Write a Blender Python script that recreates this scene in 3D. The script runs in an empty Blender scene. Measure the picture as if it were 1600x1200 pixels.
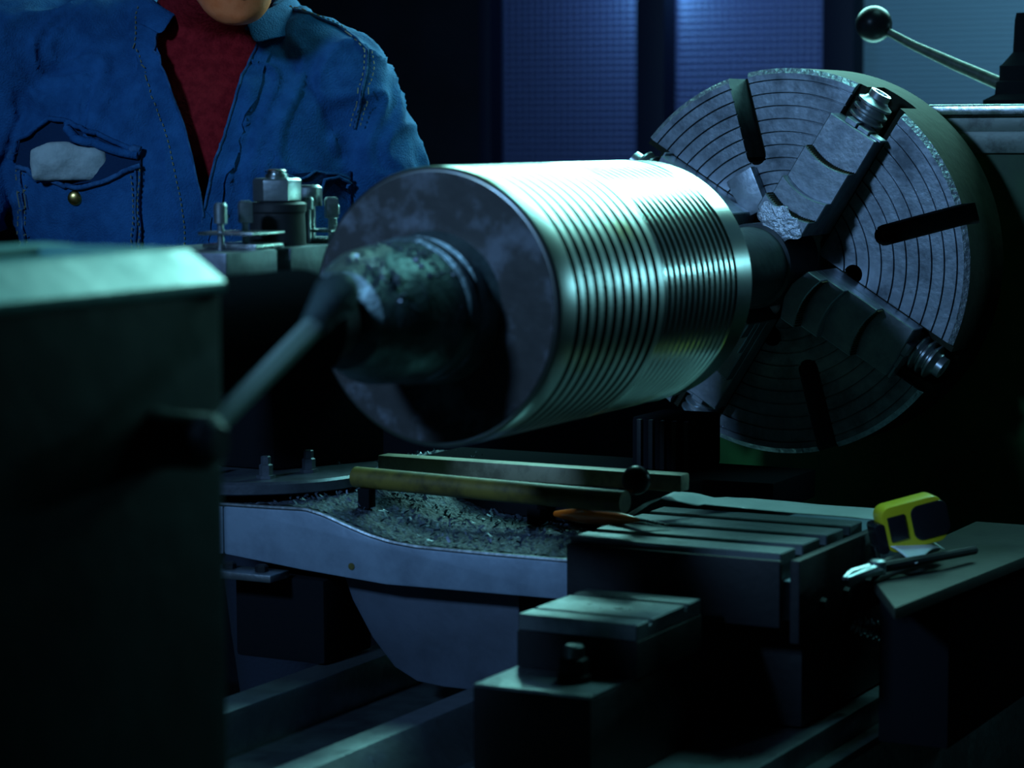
import bpy, bmesh, math, random
import numpy as np
from mathutils import Vector, Matrix, Euler
from mathutils.bvhtree import BVHTree

random.seed(7)
rng = np.random.default_rng(7)
scene = bpy.context.scene
col = scene.collection
PI = math.pi

# ------------------------------------------------------------------ camera
TH, PH, ROLL = math.radians(28.096), math.radians(5.829), math.radians(-0.279)
cd = bpy.data.cameras.new('camera')
cam = bpy.data.objects.new('camera', cd)
col.objects.link(cam)
cam.location = (-2.1172, -1.2167, 1.2738)
_F = Vector((math.cos(PH) * math.cos(TH), math.cos(PH) * math.sin(TH), -math.sin(PH)))
_R = Vector((math.sin(TH), -math.cos(TH), 0))
_U = _R.cross(_F)
_R, _U = math.cos(ROLL) * _R + math.sin(ROLL) * _U, -math.sin(ROLL) * _R + math.cos(ROLL) * _U
cam.rotation_euler = Matrix((_R, _U, -_F)).transposed().to_euler()
cd.sensor_width = 36.0
cd.lens = 3906.2 / 1600 * 36
cd.clip_start = 0.05
cd.dof.use_dof = True
cd.dof.focus_distance = 3.12
cd.dof.aperture_fstop = 4.6
scene.camera = cam

# ------------------------------------------------------------------ world, lights, exposure
world = bpy.data.worlds.new('night')
scene.world = world
world.use_nodes = True
world.node_tree.nodes['Background'].inputs[0].default_value = (0.05, 0.10, 0.30, 1)
world.node_tree.nodes['Background'].inputs[1].default_value = 0.003


def area(name, loc, target, sx, sy, power, color, spread=180):
    d = bpy.data.lights.new(name, 'AREA')
    d.shape = 'RECTANGLE'
    d.size, d.size_y = sx, sy
    d.energy = power
    d.color = color
    d.spread = math.radians(spread)
    o = bpy.data.objects.new(name, d)
    col.objects.link(o)
    o.location = loc
    o.rotation_euler = (Vector(target) - Vector(loc)).to_track_quat('-Z', 'Y').to_euler()
    return o


area('back_lamp_light', (2.05, .36, 2.10), (.2, 0, 1.2), 1.35, .62, 34, (0.33, 0.96, 0.90), 130)
area('front_lamp_light', (-2.5, .5, 2.42), (.4, .2, 1.1), .3, .3, 6.0, (0.27, 0.56, 1.0), 60)
area('ceiling_lamp_light', (1.2, -.35, 2.55), (.5, -.15, .9), .5, .5, 2.8, (0.28, 0.90, 0.92), 90)
area('side_lamp_light', (2.3, -1.25, 1.36), (.3, -.1, 1.12), .30, .09, .34, (0.30, 0.85, 1.0), 60)
area('yard_lamp_light', (2.95, .95, 1.70), (2.6, .9, 1.45), .15, .15, .6, (0.22, 0.50, 1.0), 180)
area('yard_bulb_light', (2.70, .955, 1.585), (2.6, .955, 1.55), .03, .03, .22, (0.25, 0.75, 1.0), 180)
area('panel_fill_light', (3.3, -.1, 1.7), (2.6, .1, 1.4), .4, .4, 4.0, (0.28, 0.62, 0.9), 180)  # added fill light to brighten the grey ribbed panel

vs = scene.view_settings
vs.view_transform = 'Standard'
vs.look = 'None'
vs.exposure = 0.0
vs.gamma = 1.0
vs.use_curve_mapping = False


# ------------------------------------------------------------------ materials
def mat(name, base, rough=0.5, metal=0.0, noise=None, bump=None, spec=0.5, aniso=0.0, coat=0.0, rvar=0.0):
    """noise = (scale, colour2, sharpness low, high); bump = (scale, strength)."""
    m = bpy.data.materials.new(name)
    m.use_nodes = True
    nt = m.node_tree
    b = nt.nodes['Principled BSDF']
    b.inputs['Base Color'].default_value = (*base, 1)
    b.inputs['Roughness'].default_value = rough
    b.inputs['Metallic'].default_value = metal
    b.inputs['Specular IOR Level'].default_value = spec
    b.inputs['Anisotropic'].default_value = aniso
    b.inputs['Coat Weight'].default_value = coat
    tc = nt.nodes.new('ShaderNodeTexCoord')
    if noise:
        n = nt.nodes.new('ShaderNodeTexNoise')
        n.inputs['Scale'].default_value = noise[0]
        n.inputs['Detail'].default_value = 8
        n.inputs['Roughness'].default_value = 0.65
        nt.links.new(tc.outputs['Object'], n.inputs['Vector'])
        r = nt.nodes.new('ShaderNodeValToRGB')
        r.color_ramp.elements[0].position = noise[2]
        r.color_ramp.elements[1].position = noise[3]
        r.color_ramp.elements[0].color = (*base, 1)
        r.color_ramp.elements[1].color = (*noise[1], 1)
        nt.links.new(n.outputs['Fac'], r.inputs['Fac'])
        nt.links.new(r.outputs['Color'], b.inputs['Base Color'])
        if rvar:
            mr = nt.nodes.new('ShaderNodeMapRange')
            mr.inputs['From Min'].default_value = 0.3
            mr.inputs['From Max'].default_value = 0.7
            mr.inputs['To Min'].default_value = max(0.02, rough - rvar)
            mr.inputs['To Max'].default_value = min(1, rough + rvar)
            nt.links.new(n.outputs['Fac'], mr.inputs['Value'])
            nt.links.new(mr.outputs['Result'], b.inputs['Roughness'])
    if bump:
        n2 = nt.nodes.new('ShaderNodeTexNoise')
        n2.inputs['Scale'].default_value = bump[0]
        n2.inputs['Detail'].default_value = 6
        nt.links.new(tc.outputs['Object'], n2.inputs['Vector'])
        bp = nt.nodes.new('ShaderNodeBump')
        bp.inputs['Strength'].default_value = bump[1]
        bp.inputs['Distance'].default_value = 0.004
        nt.links.new(n2.outputs['Fac'], bp.inputs['Height'])
        nt.links.new(bp.outputs['Normal'], b.inputs['Normal'])
    return m


M = {}
M['cast'] = mat('dark_cast_iron', (0.045, 0.06, 0.065), 0.55, 0.25, (14, (0.02, 0.025, 0.03), .4, .65), (60, .25))
M['tail_lit'] = mat('worn_paint_lit', (0.06, 0.24, 0.22), 0.5, 0.1, (9, (0.11, 0.34, 0.31), .45, .6), (40, .2), rvar=.12)  # lit copy of the tailstock paint, for the rim
M['tail_shaded'] = mat('green_paint_shaded', (0.005, 0.020, 0.024), 0.65, 0.0, (7, (0.002, 0.007, 0.009), .4, .6), (30, .2), spec=.12)  # shaded copy of the tailstock paint, for the body
M['steel'] = mat('worn_steel', (0.36, 0.40, 0.42), 0.36, 0.9, (25, (0.18, 0.21, 0.23), .4, .7), (90, .15), rvar=.12)
M['bright_steel'] = mat('bright_steel', (0.62, 0.66, 0.66), 0.26, 1.0, (40, (0.42, 0.47, 0.48), .4, .7), (120, .08), rvar=.08)
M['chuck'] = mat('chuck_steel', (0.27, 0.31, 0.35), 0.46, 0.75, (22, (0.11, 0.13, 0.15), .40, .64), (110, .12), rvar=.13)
M['chuck_side'] = mat('shaded_chuck_rim', (0.022, 0.026, 0.017), 0.8, 0.0, (20, (0.012, 0.014, 0.009), .4, .65), (60, .2), spec=.1)  # rim and slot walls darker than the face; shade in the colour
M['worn'] = mat('worn_highlight_steel', (0.62, 0.68, 0.72), 0.42, 0.7, (120, (0.38, 0.44, 0.5), .42, .62), (140, .9))  # worn chuck edge, and the painted highlight on the jaw tip
M['screw'] = mat('screw_steel', (0.45, 0.50, 0.52), 0.34, 0.85)
M['jaw'] = mat('jaw_steel', (0.33, 0.37, 0.41), 0.42, 0.75, (26, (0.20, 0.235, 0.27), .4, .65), (80, .15), rvar=.1)
M['turned'] = mat('turned_steel', (0.54, 0.58, 0.56), 0.35, 1.0, (6, (0.44, 0.48, 0.45), .4, .6), None, rvar=.05)
M['turned_fine'] = mat('finely_turned_steel', (0.58, 0.62, 0.58), 0.22, 1.0, (6, (0.50, 0.54, 0.50), .4, .6), None, rvar=.04)
M['table_steel'] = mat('dull_table_steel', (0.17, 0.20, 0.21), 0.45, 0.6, (25, (0.09, 0.11, 0.12), .4, .7), (90, .15), rvar=.12)
M['dark_steel'] = mat('dark_steel', (0.12, 0.14, 0.17), 0.42, 0.6, (30, (0.07, 0.08, 0.10), .4, .65), (80, .15))
M['saddle_shaded'] = mat('shaded_saddle_cast', (0.055, 0.07, 0.10), 0.65, 0.1, (10, (0.035, 0.045, 0.065), .4, .65), (35, .3))  # shaded copy of the saddle material, for the web
M['face'] = mat('scratched_end_face', (0.040, 0.040, 0.040), 0.5, 0.3, (22, (0.12, 0.135, 0.16), .50, .64), (35, .2), rvar=.1)
M['rough_shaft'] = mat('rough_forged_shaft', (0.15, 0.23, 0.23), 0.42, 0.6, (30, (0.09, 0.135, 0.14), .45, .6), (60, .8), rvar=.15)
M['black'] = mat('black_plastic', (0.012, 0.013, 0.016), 0.25, 0.0)
M['blackish'] = mat('black_iron_and_shade', (0.009, 0.010, 0.012), 0.6, 0.0, None, (60, .2), spec=.3)  # black iron; also stands in for shade on block and table sides
M['matte_black'] = mat('matte_black_paint', (0.008, 0.009, 0.011), 0.85, 0.0, None, (60, .2), spec=.0)
M['ball'] = mat('black_bakelite', (0.006, 0.006, 0.008), 0.32, 0.0, spec=.12)
M['dull_rod'] = mat('oxidised_rod', (0.045, 0.052, 0.04), 0.55, 0.3, (60, (0.02, 0.025, 0.02), .4, .6), (90, .3))
M['lever_steel'] = mat('lever_steel', (0.50, 0.68, 0.60), 0.38, 0.4)
M['groove'] = mat('dark_groove_floor', (0.012, 0.014, 0.014), 0.6, 0.2)  # darker colour on the groove floors
M['green'] = mat('green_machine_paint', (0.012, 0.075, 0.014), 0.5, 0.0, (8, (0.007, 0.04, 0.009), .4, .65), (25, .15), spec=.2)
M['pale_green'] = mat('pale_green_band', (0.16, 0.21, 0.17), 0.45, 0.1, (22, (0.06, 0.08, 0.06), .5, .62), (40, .2))
M['denim'] = mat('blue_denim', (0.026, 0.135, 0.34), 0.9, 0.0, (28, (0.013, 0.078, 0.215), .35, .65), (420, .5), spec=.12)
M['denim_dark'] = mat('dark_denim_patch', (0.010, 0.035, 0.09), 0.95, 0.0, None, (300, .4), spec=.1)
M['denim_edge'] = mat('faded_denim_edge', (0.045, 0.15, 0.33), 0.9, 0.0, (60, (0.02, 0.08, 0.2), .4, .6), (300, .5), spec=.1)
M['thread'] = mat('ochre_thread', (0.22, 0.22, 0.12), 0.8)
M['red'] = mat('dark_red_knit', (0.34, 0.016, 0.022), 0.9, 0.0, (80, (0.22, 0.009, 0.014), .4, .6), (260, .4), spec=.1)
M['skin'] = mat('skin', (1.0, 0.25, 0.085), 0.45, 0.0, (60, (0.92, 0.20, 0.06), .4, .6), (220, .12))
M['lip'] = mat('lip', (0.40, 0.13, 0.10), 0.4)
M['eye'] = mat('eye', (0.5, 0.5, 0.48), 0.15)
M['hair'] = mat('dark_hair', (0.012, 0.010, 0.009), 0.5, 0.0, None, (200, .8))
M['trouser'] = mat('dark_work_trousers', (0.012, 0.018, 0.035), 0.9, 0.0, None, (200, .3))
M['brass'] = mat('brass', (0.75, 0.50, 0.16), 0.3, 1.0)
M['cloth'] = mat('pale_rag', (0.48, 0.56, 0.55), 0.85, 0.0, (30, (0.36, 0.44, 0.44), .4, .6), (90, .6))
M['panel'] = None
M['frame'] = mat('dark_navy_frame', (0.010, 0.016, 0.05), 0.6)
M['wall'] = mat('dark_plaster', (0.018, 0.02, 0.032), 0.9, 0.0, (5, (0.012, 0.013, 0.02), .4, .6), (20, .2))
M['floor'] = mat('oily_concrete', (0.03, 0.03, 0.032), 0.7, 0.0, (6, (0.015, 0.015, 0.017), .4, .6), (25, .3))
M['orange'] = mat('orange_lacquer', (0.95, 0.19, 0.02), 0.28, 0.0, None, None, coat=.4)
M['yellow'] = mat('yellow_plastic', (0.62, 0.56, 0.02), 0.35)
M['cream'] = mat('cream_worn_paint', (0.24, 0.235, 0.15), 0.55, 0.1, (24, (0.12, 0.115, 0.07), .45, .62), (50, .2))
M['ochre'] = mat('ochre_paint', (0.15, 0.12, 0.02), 0.5, 0.0, (18, (0.05, 0.042, 0.012), .42, .6), (40, .2))
M['chips'] = mat('steel_swarf', (0.30, 0.36, 0.42), 0.32, 0.8)
M['flakes'] = mat('dull_swarf', (0.11, 0.14, 0.19), 0.45, 0.5)
M['grit'] = mat('swarf_bed', (0.030, 0.040, 0.058), 0.75, 0.2, (160, (0.10, 0.13, 0.18), .5, .62), (220, 1.0))
M['saddle'] = mat('saddle_cast', (0.25, 0.33, 0.42), 0.55, 0.3, (10, (0.15, 0.20, 0.26), .4, .65), (35, .3), rvar=.1)
M['sheet'] = mat('glossy_white_sheet', (0.78, 0.85, 0.85), 0.3, 0.0, (20, (0.68, 0.76, 0.76), .4, .6))
M['tray'] = mat('grey_green_tray', (0.038, 0.046, 0.032), 0.7, 0.0, (12, (0.02, 0.025, 0.018), .4, .65), (40, .2))


def workpiece_stain(m):
    """rust-yellow patches on the turned steel"""
    nt = m.node_tree
    b = nt.nodes['Principled BSDF']
    src = b.inputs['Base Color'].links[0].from_socket
    tc = nt.nodes.new('ShaderNodeTexCoord')
    n = nt.nodes.new('ShaderNodeTexNoise')
    n.inputs['Scale'].default_value = 9.0
    n.inputs['Detail'].default_value = 5
    nt.links.new(tc.outputs['Object'], n.inputs['Vector'])
    r = nt.nodes.new('ShaderNodeValToRGB')
    r.color_ramp.elements[0].position = .60
    r.color_ramp.elements[1].position = .70
    nt.links.new(n.outputs['Fac'], r.inputs['Fac'])
    mx = nt.nodes.new('ShaderNodeMix')
    mx.data_type = 'RGBA'
    nt.links.new(r.outputs['Color'], mx.inputs[0])
    nt.links.new(src, mx.inputs[6])
    mx.inputs[7].default_value = (0.30, 0.28, 0.07, 1)
    nt.links.new(mx.outputs[2], b.inputs['Base Color'])


workpiece_stain(M['turned'])


def panel_mat(name, tint, gloss):
    m = bpy.data.materials.new(name)
    m.use_nodes = True
    nt = m.node_tree
    nt.nodes.remove(nt.nodes['Principled BSDF'])
    out = nt.nodes['Material Output']
    tr = nt.nodes.new('ShaderNodeBsdfTranslucent')
    tr.inputs[0].default_value = (*tint, 1)
    df = nt.nodes.new('ShaderNodeBsdfDiffuse')
    df.inputs[0].default_value = (tint[0] * .6, tint[1] * .6, tint[2] * .6, 1)
    gl = nt.nodes.new('ShaderNodeBsdfGlossy')
    gl.inputs['Roughness'].default_value = gloss
    gl.inputs[0].default_value = (.6, .7, .9, 1)
    a = nt.nodes.new('ShaderNodeMixShader')
    a.inputs[0].default_value = .35
    nt.links.new(tr.outputs[0], a.inputs[1])
    nt.links.new(df.outputs[0], a.inputs[2])
    c = nt.nodes.new('ShaderNodeMixShader')
    c.inputs[0].default_value = .07
    nt.links.new(a.outputs[0], c.inputs[1])
    nt.links.new(gl.outputs[0], c.inputs[2])
    nt.links.new(c.outputs[0], out.inputs[0])
    return m


M['panel'] = panel_mat('blue_embossed_panel', (0.36, 0.40, 0.72), .25)
M['panel_grey'] = panel_mat('grey_ribbed_panel', (0.34, 0.52, 0.60), .3)


# ------------------------------------------------------------------ geometry helpers
class G:
    def __init__(s, v=None, f=None):
        s.v = [tuple(x) for x in (v if v is not None else [])]
        s.f = [tuple(x) for x in (f if f is not None else [])]

    def add(s, o):
        n = len(s.v)
        s.v += o.v
        s.f += [tuple(i + n for i in q) for q in o.f]
        return s

    def x(s, m):
        s.v = [tuple(m @ Vector(p)) for p in s.v]
        return s

    def move(s, a, b, c):
        s.v = [(p[0] + a, p[1] + b, p[2] + c) for p in s.v]
        return s

    def arr(s):
        return np.array(s.v, float).reshape(-1, 3)


def box(x0, x1, y0, y1, z0, z1):
    v = [(x0, y0, z0), (x1, y0, z0), (x1, y1, z0), (x0, y1, z0), (x0, y0, z1), (x1, y0, z1), (x1, y1, z1), (x0, y1, z1)]
    f = [(0, 3, 2, 1), (4, 5, 6, 7), (0, 1, 5, 4), (1, 2, 6, 5), (2, 3, 7, 6), (3, 0, 4, 7)]
    return G(v, f)


def prism(poly, h0, h1, axis='z'):
    """extrude a closed polygon (u,v) along an axis; axis x: (y,z), y: (x,z), z: (x,y)"""
    def p(u, v, h):
        return {'z': (u, v, h), 'y': (u, h, v), 'x': (h, u, v)}[axis]
    n = len(poly)
    v = [p(u, w, h0) for u, w in poly] + [p(u, w, h1) for u, w in poly]
    f = [tuple(range(n))[::-1], tuple(range(n, 2 * n))]
    for i in range(n):
        j = (i + 1) % n
        f.append((i, j, n + j, n + i))
    return G(v, f)


def lathe(prof, seg=64, axis='x', c=(0, 0, 0)):
    """prof = [(a, r)...] revolved; ends are capped"""
    v, f = [], []
    for a, r in prof:
        for k in range(seg):
            t = 2 * PI * k / seg
            q = (a, r * math.cos(t), r * math.sin(t))
            if axis == 'z':
                q = (q[1], q[2], q[0])
            elif axis == 'y':
                q = (q[2], q[0], q[1])
            v.append((q[0] + c[0], q[1] + c[1], q[2] + c[2]))
    n = len(prof)
    for i in range(n - 1):
        for k in range(seg):
            j = (k + 1) % seg
            f.append((i * seg + k, i * seg + j, (i + 1) * seg + j, (i + 1) * seg + k))
    f.append(tuple(range(seg))[::-1])
    f.append(tuple((n - 1) * seg + k for k in range(seg)))
    return G(v, f)


def cyl(c, r, z0, z1, seg=24, ch=0.0):
    pr = [(z0, r), (z1, r)] if not ch else [(z0, r - ch), (z0 + ch, r), (z1 - ch, r), (z1, r - ch)]
    return lathe(pr, seg, 'z', (c[0], c[1], 0))


def tube(pts, rad, seg=12):
    """swept tube through pts with a radius per point, capped"""
    pts = [Vector(p) for p in pts]
    if not hasattr(rad, '__len__'):
        rad = [rad] * len(pts)
    v, f = [], []
    ref = None
    for i, p in enumerate(pts):
        d = (pts[min(i + 1, len(pts) - 1)] - pts[max(i - 1, 0)]).normalized()
        if ref is None:
            ref = d.orthogonal().normalized()
        u = (ref - d * ref.dot(d)).normalized()
        ref = u
        w = d.cross(u)
        for k in range(seg):
            t = 2 * PI * k / seg
            v.append(tuple(p + rad[i] * (math.cos(t) * u + math.sin(t) * w)))
    for i in range(len(pts) - 1):
        for k in range(seg):
            j = (k + 1) % seg
            f.append((i * seg + k, i * seg + j, (i + 1) * seg + j, (i + 1) * seg + k))
    f.append(tuple(range(seg))[::-1])
    f.append(tuple((len(pts) - 1) * seg + k for k in range(seg)))
    return G(v, f)


def sphere(c, r, seg=24, rings=16, sx=1, sy=1, sz=1):
    prof = []
    for i in range(rings + 1):
        t = PI * i / rings
        prof.append((-r * math.cos(t), max(r * math.sin(t), 1e-4 * r)))
    g = lathe(prof, seg, 'z')
    g.v = [(p[0] * sx + c[0], p[1] * sy + c[1], p[2] * sz + c[2]) for p in g.v]
    return g


def loft(secs, seg=32):
    """secs = [(cx,cy,z,a,b)...] stacked ellipses"""
    v, f = [], []
    for cx, cy, z, a, b in secs:
        for k in range(seg):
            t = 2 * PI * k / seg
            v.append((cx + a * math.cos(t), cy + b * math.sin(t), z))
    for i in range(len(secs) - 1):
        for k in range(seg):
            j = (k + 1) % seg
            f.append((i * seg + k, i * seg + j, (i + 1) * seg + j, (i + 1) * seg + k))
    f.append(tuple(range(seg))[::-1])
    f.append(tuple((len(secs) - 1) * seg + k for k in range(seg)))
    return G(v, f)


WO = {}


def obj(name, g, m, parent=None, origin=None, bevel=0.0, smooth=35, seg=2):
    V = g.arr()
    if parent is not None:
        o = WO[parent.name]
    elif origin is not None:
        o = np.array(origin, float)
    else:
        lo, hi = V.min(0), V.max(0)
        o = np.array([(lo[0] + hi[0]) / 2, (lo[1] + hi[1]) / 2, lo[2]])
    me = bpy.data.meshes.new(name)
    me.from_pydata((V - o).tolist(), [], g.f)
    bm = bmesh.new()
    bm.from_mesh(me)
    bmesh.ops.recalc_face_normals(bm, faces=bm.faces)
    if bevel:
        ed = [e for e in bm.edges if len(e.link_faces) == 2 and e.calc_face_angle(0) > math.radians(28)]
        bmesh.ops.bevel(bm, geom=ed, offset=bevel, segments=seg, profile=.6, affect='EDGES', clamp_overlap=True)
    bm.to_mesh(me)
    bm.free()
    if smooth:
        me.polygons.foreach_set('use_smooth', [True] * len(me.polygons))
        me.set_sharp_from_angle(angle=math.radians(smooth))
    me.materials.append(m)
    ob = bpy.data.objects.new(name, me)
    col.objects.link(ob)
    if parent is not None:
        ob.parent = parent
    else:
        ob.location = o
    WO[ob.name] = o
    return ob


def thing(name, label, cat, loc, group=None):
    o = bpy.data.objects.new(name, None)
    o.empty_display_size = .05
    col.objects.link(o)
    o.location = loc
    WO[o.name] = np.array(loc, float)
    return tag(o, label, cat, group)


def tag(o, label=None, cat=None, group=None, kind=None):
    if label:
        o['label'] = label
    if cat:
        o['category'] = cat
    if group:
        o['group'] = group
    if kind:
        o['kind'] = kind
    return o


def struct(name, g, m, label, cat, **k):
    return tag(obj(name, g, m, **k), label, cat, kind='structure')


def child_copy(src, parent, dloc):
    c = src.copy()
    col.objects.link(c)
    c.parent = parent
    c.location = Vector(src.location) + Vector(dloc)
    WO[c.name] = WO[src.name] + np.array(dloc)
    return c


def evaluated(g, mods):
    """mesh data of g after modifiers (mods = function adding them to the temp object)"""
    me = bpy.data.meshes.new('tmp')
    me.from_pydata(g.v, [], g.f)
    bm = bmesh.new()
    bm.from_mesh(me)
    bmesh.ops.recalc_face_normals(bm, faces=bm.faces)
    bm.to_mesh(me)
    bm.free()
    t = bpy.data.objects.new('tmp', me)
    col.objects.link(t)
    extra = mods(t) or []
    dg = bpy.context.evaluated_depsgraph_get()
    dg.update()
    e = t.evaluated_get(dg)
    m2 = e.to_mesh()
    out = G([tuple(v.co) for v in m2.vertices], [tuple(p.vertices) for p in m2.polygons])
    e.to_mesh_clear()
    for q in [t] + extra:
        dm = q.data
        bpy.data.objects.remove(q)
        bpy.data.meshes.remove(dm)
    return out


def boolean(g, cutter):
    def mods(t):
        me = bpy.data.meshes.new('cut')
        me.from_pydata(cutter.v, [], cutter.f)
        bm = bmesh.new()
        bm.from_mesh(me)
        bmesh.ops.recalc_face_normals(bm, faces=bm.faces)
        bm.to_mesh(me)
        bm.free()
        c = bpy.data.objects.new('cut', me)
        col.objects.link(c)
        b = t.modifiers.new('b', 'BOOLEAN')
        b.operation = 'DIFFERENCE'
        b.solver = 'EXACT'
        b.use_self = True
        b.object = c
        return [c]
    return evaluated(g, mods)


def remeshed(g, voxel, smooth_it=4, fac=.5):
    def mods(t):
        r = t.modifiers.new('r', 'REMESH')
        r.mode = 'VOXEL'
        r.voxel_size = voxel
        s = t.modifiers.new('s', 'SMOOTH')
        s.factor = fac
        s.iterations = smooth_it
    return evaluated(g, mods)


# ------------------------------------------------------------------ the room
struct('floor', box(-4, 3.6, -4.5, 3.2, -.1, 0), M['floor'], 'dark oily concrete workshop floor', 'floor', smooth=0)
struct('ceiling', box(-4, 3.6, -4.5, 3.2, 3.4, 3.5), M['wall'], 'dark workshop ceiling', 'ceiling', smooth=0)
XW = 2.6
struct('wall_back', box(XW, XW + .06, 1.36, 3.2, 0, 3.4), M['wall'], 'unlit dark wall beside the embossed panels', 'wall', smooth=0)
struct('wall_upper', box(XW, XW + .06, -4.5, 1.36, 2.1, 3.4), M['wall'], 'dark wall above the embossed panels', 'wall', smooth=0)
struct('wall_lower', box(XW, XW + .06, -4.5, 1.36, 0, .8), M['wall'], 'dark wall below the embossed panels', 'wall', smooth=0)
struct('wall_side', box(-4, XW, 3.1, 3.2, 0, 3.4), M['wall'], 'dark wall far behind the machinist', 'wall', smooth=0)


def embossed(y0, y1, z0, z1, nx, nz, depth, sub=4, rows_only=False):
    Y = np.linspace(y0, y1, nx * sub + 1)
    Z = np.linspace(z0, z1, nz * sub + 1)
    yy, zz = np.meshgrid(Y, Z)
    ph = (np.arange(nx * sub + 1) % sub) / sub
    pz = (np.arange(nz * sub + 1) % sub) / sub
    sy = np.sin(PI * ph)[None, :]
    sz = np.sin(PI * pz)[:, None]
    h = depth * ((.25 + .75 * sz) * np.ones_like(sy) if rows_only else (sy * sz) ** .8)
    V = np.stack([XW + .03 - h, yy, zz], -1).reshape(-1, 3)
    w = nx * sub + 1
    F = [(r * w + c, r * w + c + 1, (r + 1) * w + c + 1, (r + 1) * w + c) for r in range(nz * sub) for c in range(nx * sub)]
    return G(V, F)


pan = [(.991, 1.36, 'panel', 'faint leftmost embossed translucent panel beside the dark wall'),
       (.584, .933, 'panel', 'blue embossed translucent panel between the two dark mullions')]
for i, (a, b, mm, lab) in enumerate(pan):
    w = struct('window_%d' % (i + 1), embossed(a, b, .8, 2.1, 24, 96, .0085), M[mm], lab, 'window panel', smooth=60)
struct('window_3', embossed(-1.2, .524, .8, 2.1, 24, 120, .004, 4, True), M['panel_grey'],
       'grey ribbed translucent panel behind the headstock lever', 'window panel', smooth=60)
for i, (a, b) in enumerate([(.930, .994), (.521, .587), (1.335, 1.362)]):
    struct('trim_%d' % (i + 1), box(XW - .03, XW + .05, a, b, .8, 2.1), M['frame'],
           ['dark mullion between the two blue embossed panels', 'dark mullion between the blue and the grey panel',
            'thin dark frame post at the wall edge'][i], 'mullion', bevel=.004)

# ------------------------------------------------------------------ lathe bed
AX = 1.1
bed = thing('lathe_bed', 'long dark cast iron lathe bed under the carriage', 'lathe bed', (0.3, 0.02, 0))
obj('bed_casting', box(-2.0, 2.0, -.29, .37, .12, .60), M['cast'], bed, bevel=.01)
obj('foot', box(-1.6, -1.0, -.33, .41, 0, .14), M['cast'], bed, bevel=.01)
obj('foot', box(1.2, 1.9, -.33, .41, 0, .14), M['cast'], bed, bevel=.01)
obj('guide_way', box(-1.9, 1.05, .30, .345, .585, .65), M['steel'], bed, bevel=.003)
obj('guide_way', prism([(.05, .59), (.17, .59), (.135, .645), (.10, .645)], -1.9, 1.05, 'x'), M['steel'], bed, bevel=.002)
obj('guide_way', box(-1.9, 1.05, -.27, -.01, .585, .63), M['steel'], bed, bevel=.004)

# ------------------------------------------------------------------ headstock
hs = thing('headstock', 'green painted headstock casting with a worn metal top behind the chuck', 'headstock', (1.5, -.08, .6))
obj('casting', box(1.12, 2.0, -.36, .19, .60, 1.255), M['green'], hs, bevel=.012)
obj('trim_band', box(1.112, 2.005, -.366, .196, 1.238, 1.268), M['pale_green'], hs, bevel=.004)
obj('trim_band', box(1.116, 2.002, -.363, .193, 1.264, 1.289), M['pale_green'], hs, bevel=.004)
obj('top_plate', box(1.105, 2.01, -.372, .2, 1.287, 1.303), M['bright_steel'], hs, bevel=.006, seg=3)
obj('spindle_nose', lathe([(1.06, .09), (1.125, .09)], 48, 'x', (0, 0, AX)), M['steel'], hs)
lv = thing('gear_lever', 'ball-ended gear lever on the headstock top', 'lever', (1.3, -.196, 1.303))
obj('lever_hub', lathe([(1.3032, .052), (1.31, .052), (1.318, .036), (1.335, .034), (1.337, .030), (1.357, .030), (1.36, .026), (1.376, .012), (1.42, .010), (1.43, .008)], 32, 'z', (1.3, -.196, 0)), M['matte_black'], lv)
rod = obj('lever_rod', tube([(1.3, -.166, 1.333), (1.3, -.10, 1.361), (1.3, -.04, 1.388), (1.3, .012, 1.415)], [.0095, .0085, .0065, .0055], 16), M['dull_rod'], lv)
obj('ball_knob', sphere((1.3, .020, 1.4195), .0262, 32, 20), M['ball'], lv)

# ------------------------------------------------------------------ chuck
XC, TC, RC = .908, .15, .25
rings = [.2350, .2183, .2017, .1850, .1683, .1517, .1350, .1183, .1017, .085]
prof = [(XC + TC, .10), (XC + TC, RC - .006), (XC + TC - .006, RC), (XC + .0055, RC), (XC, RC - .0065)]
for r in rings:
    prof += [(XC, r + .0011), (XC + .004, r + .0009), (XC + .004, r - .0009), (XC, r - .0011)]
prof += [(XC, .035), (XC + .1, .035)]
body = lathe(prof, 160, 'x', (0, 0, AX))
JA = [58, 148, 238, 328]


def radial(ang):
    """matrix: local (radial, tangential, out of face toward the tailstock) -> world.  radial angle seen from the tailstock side:
    0 deg points to -Y, 90 deg up"""
    a = math.radians(ang)
    er = Vector((0, -math.cos(a), math.sin(a)))
    et = Vector((0, math.sin(a), math.cos(a)))
    ez = Vector((-1, 0, 0))
    m = Matrix((er, et, ez)).transposed().to_4x4()
    m.translation = Vector((XC, 0, AX))
    return m


def slot_cut(r0, r1, w, dpt):
    pts = [(r1, -w / 2), (r1, w / 2)]
    for k in range(9):
        t = PI / 2 + PI * k / 8
        pts.append((r0 + w / 2 + w / 2 * math.cos(t), w / 2 * math.sin(t)))
    return prism(pts, -dpt, .02, 'z')


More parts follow.
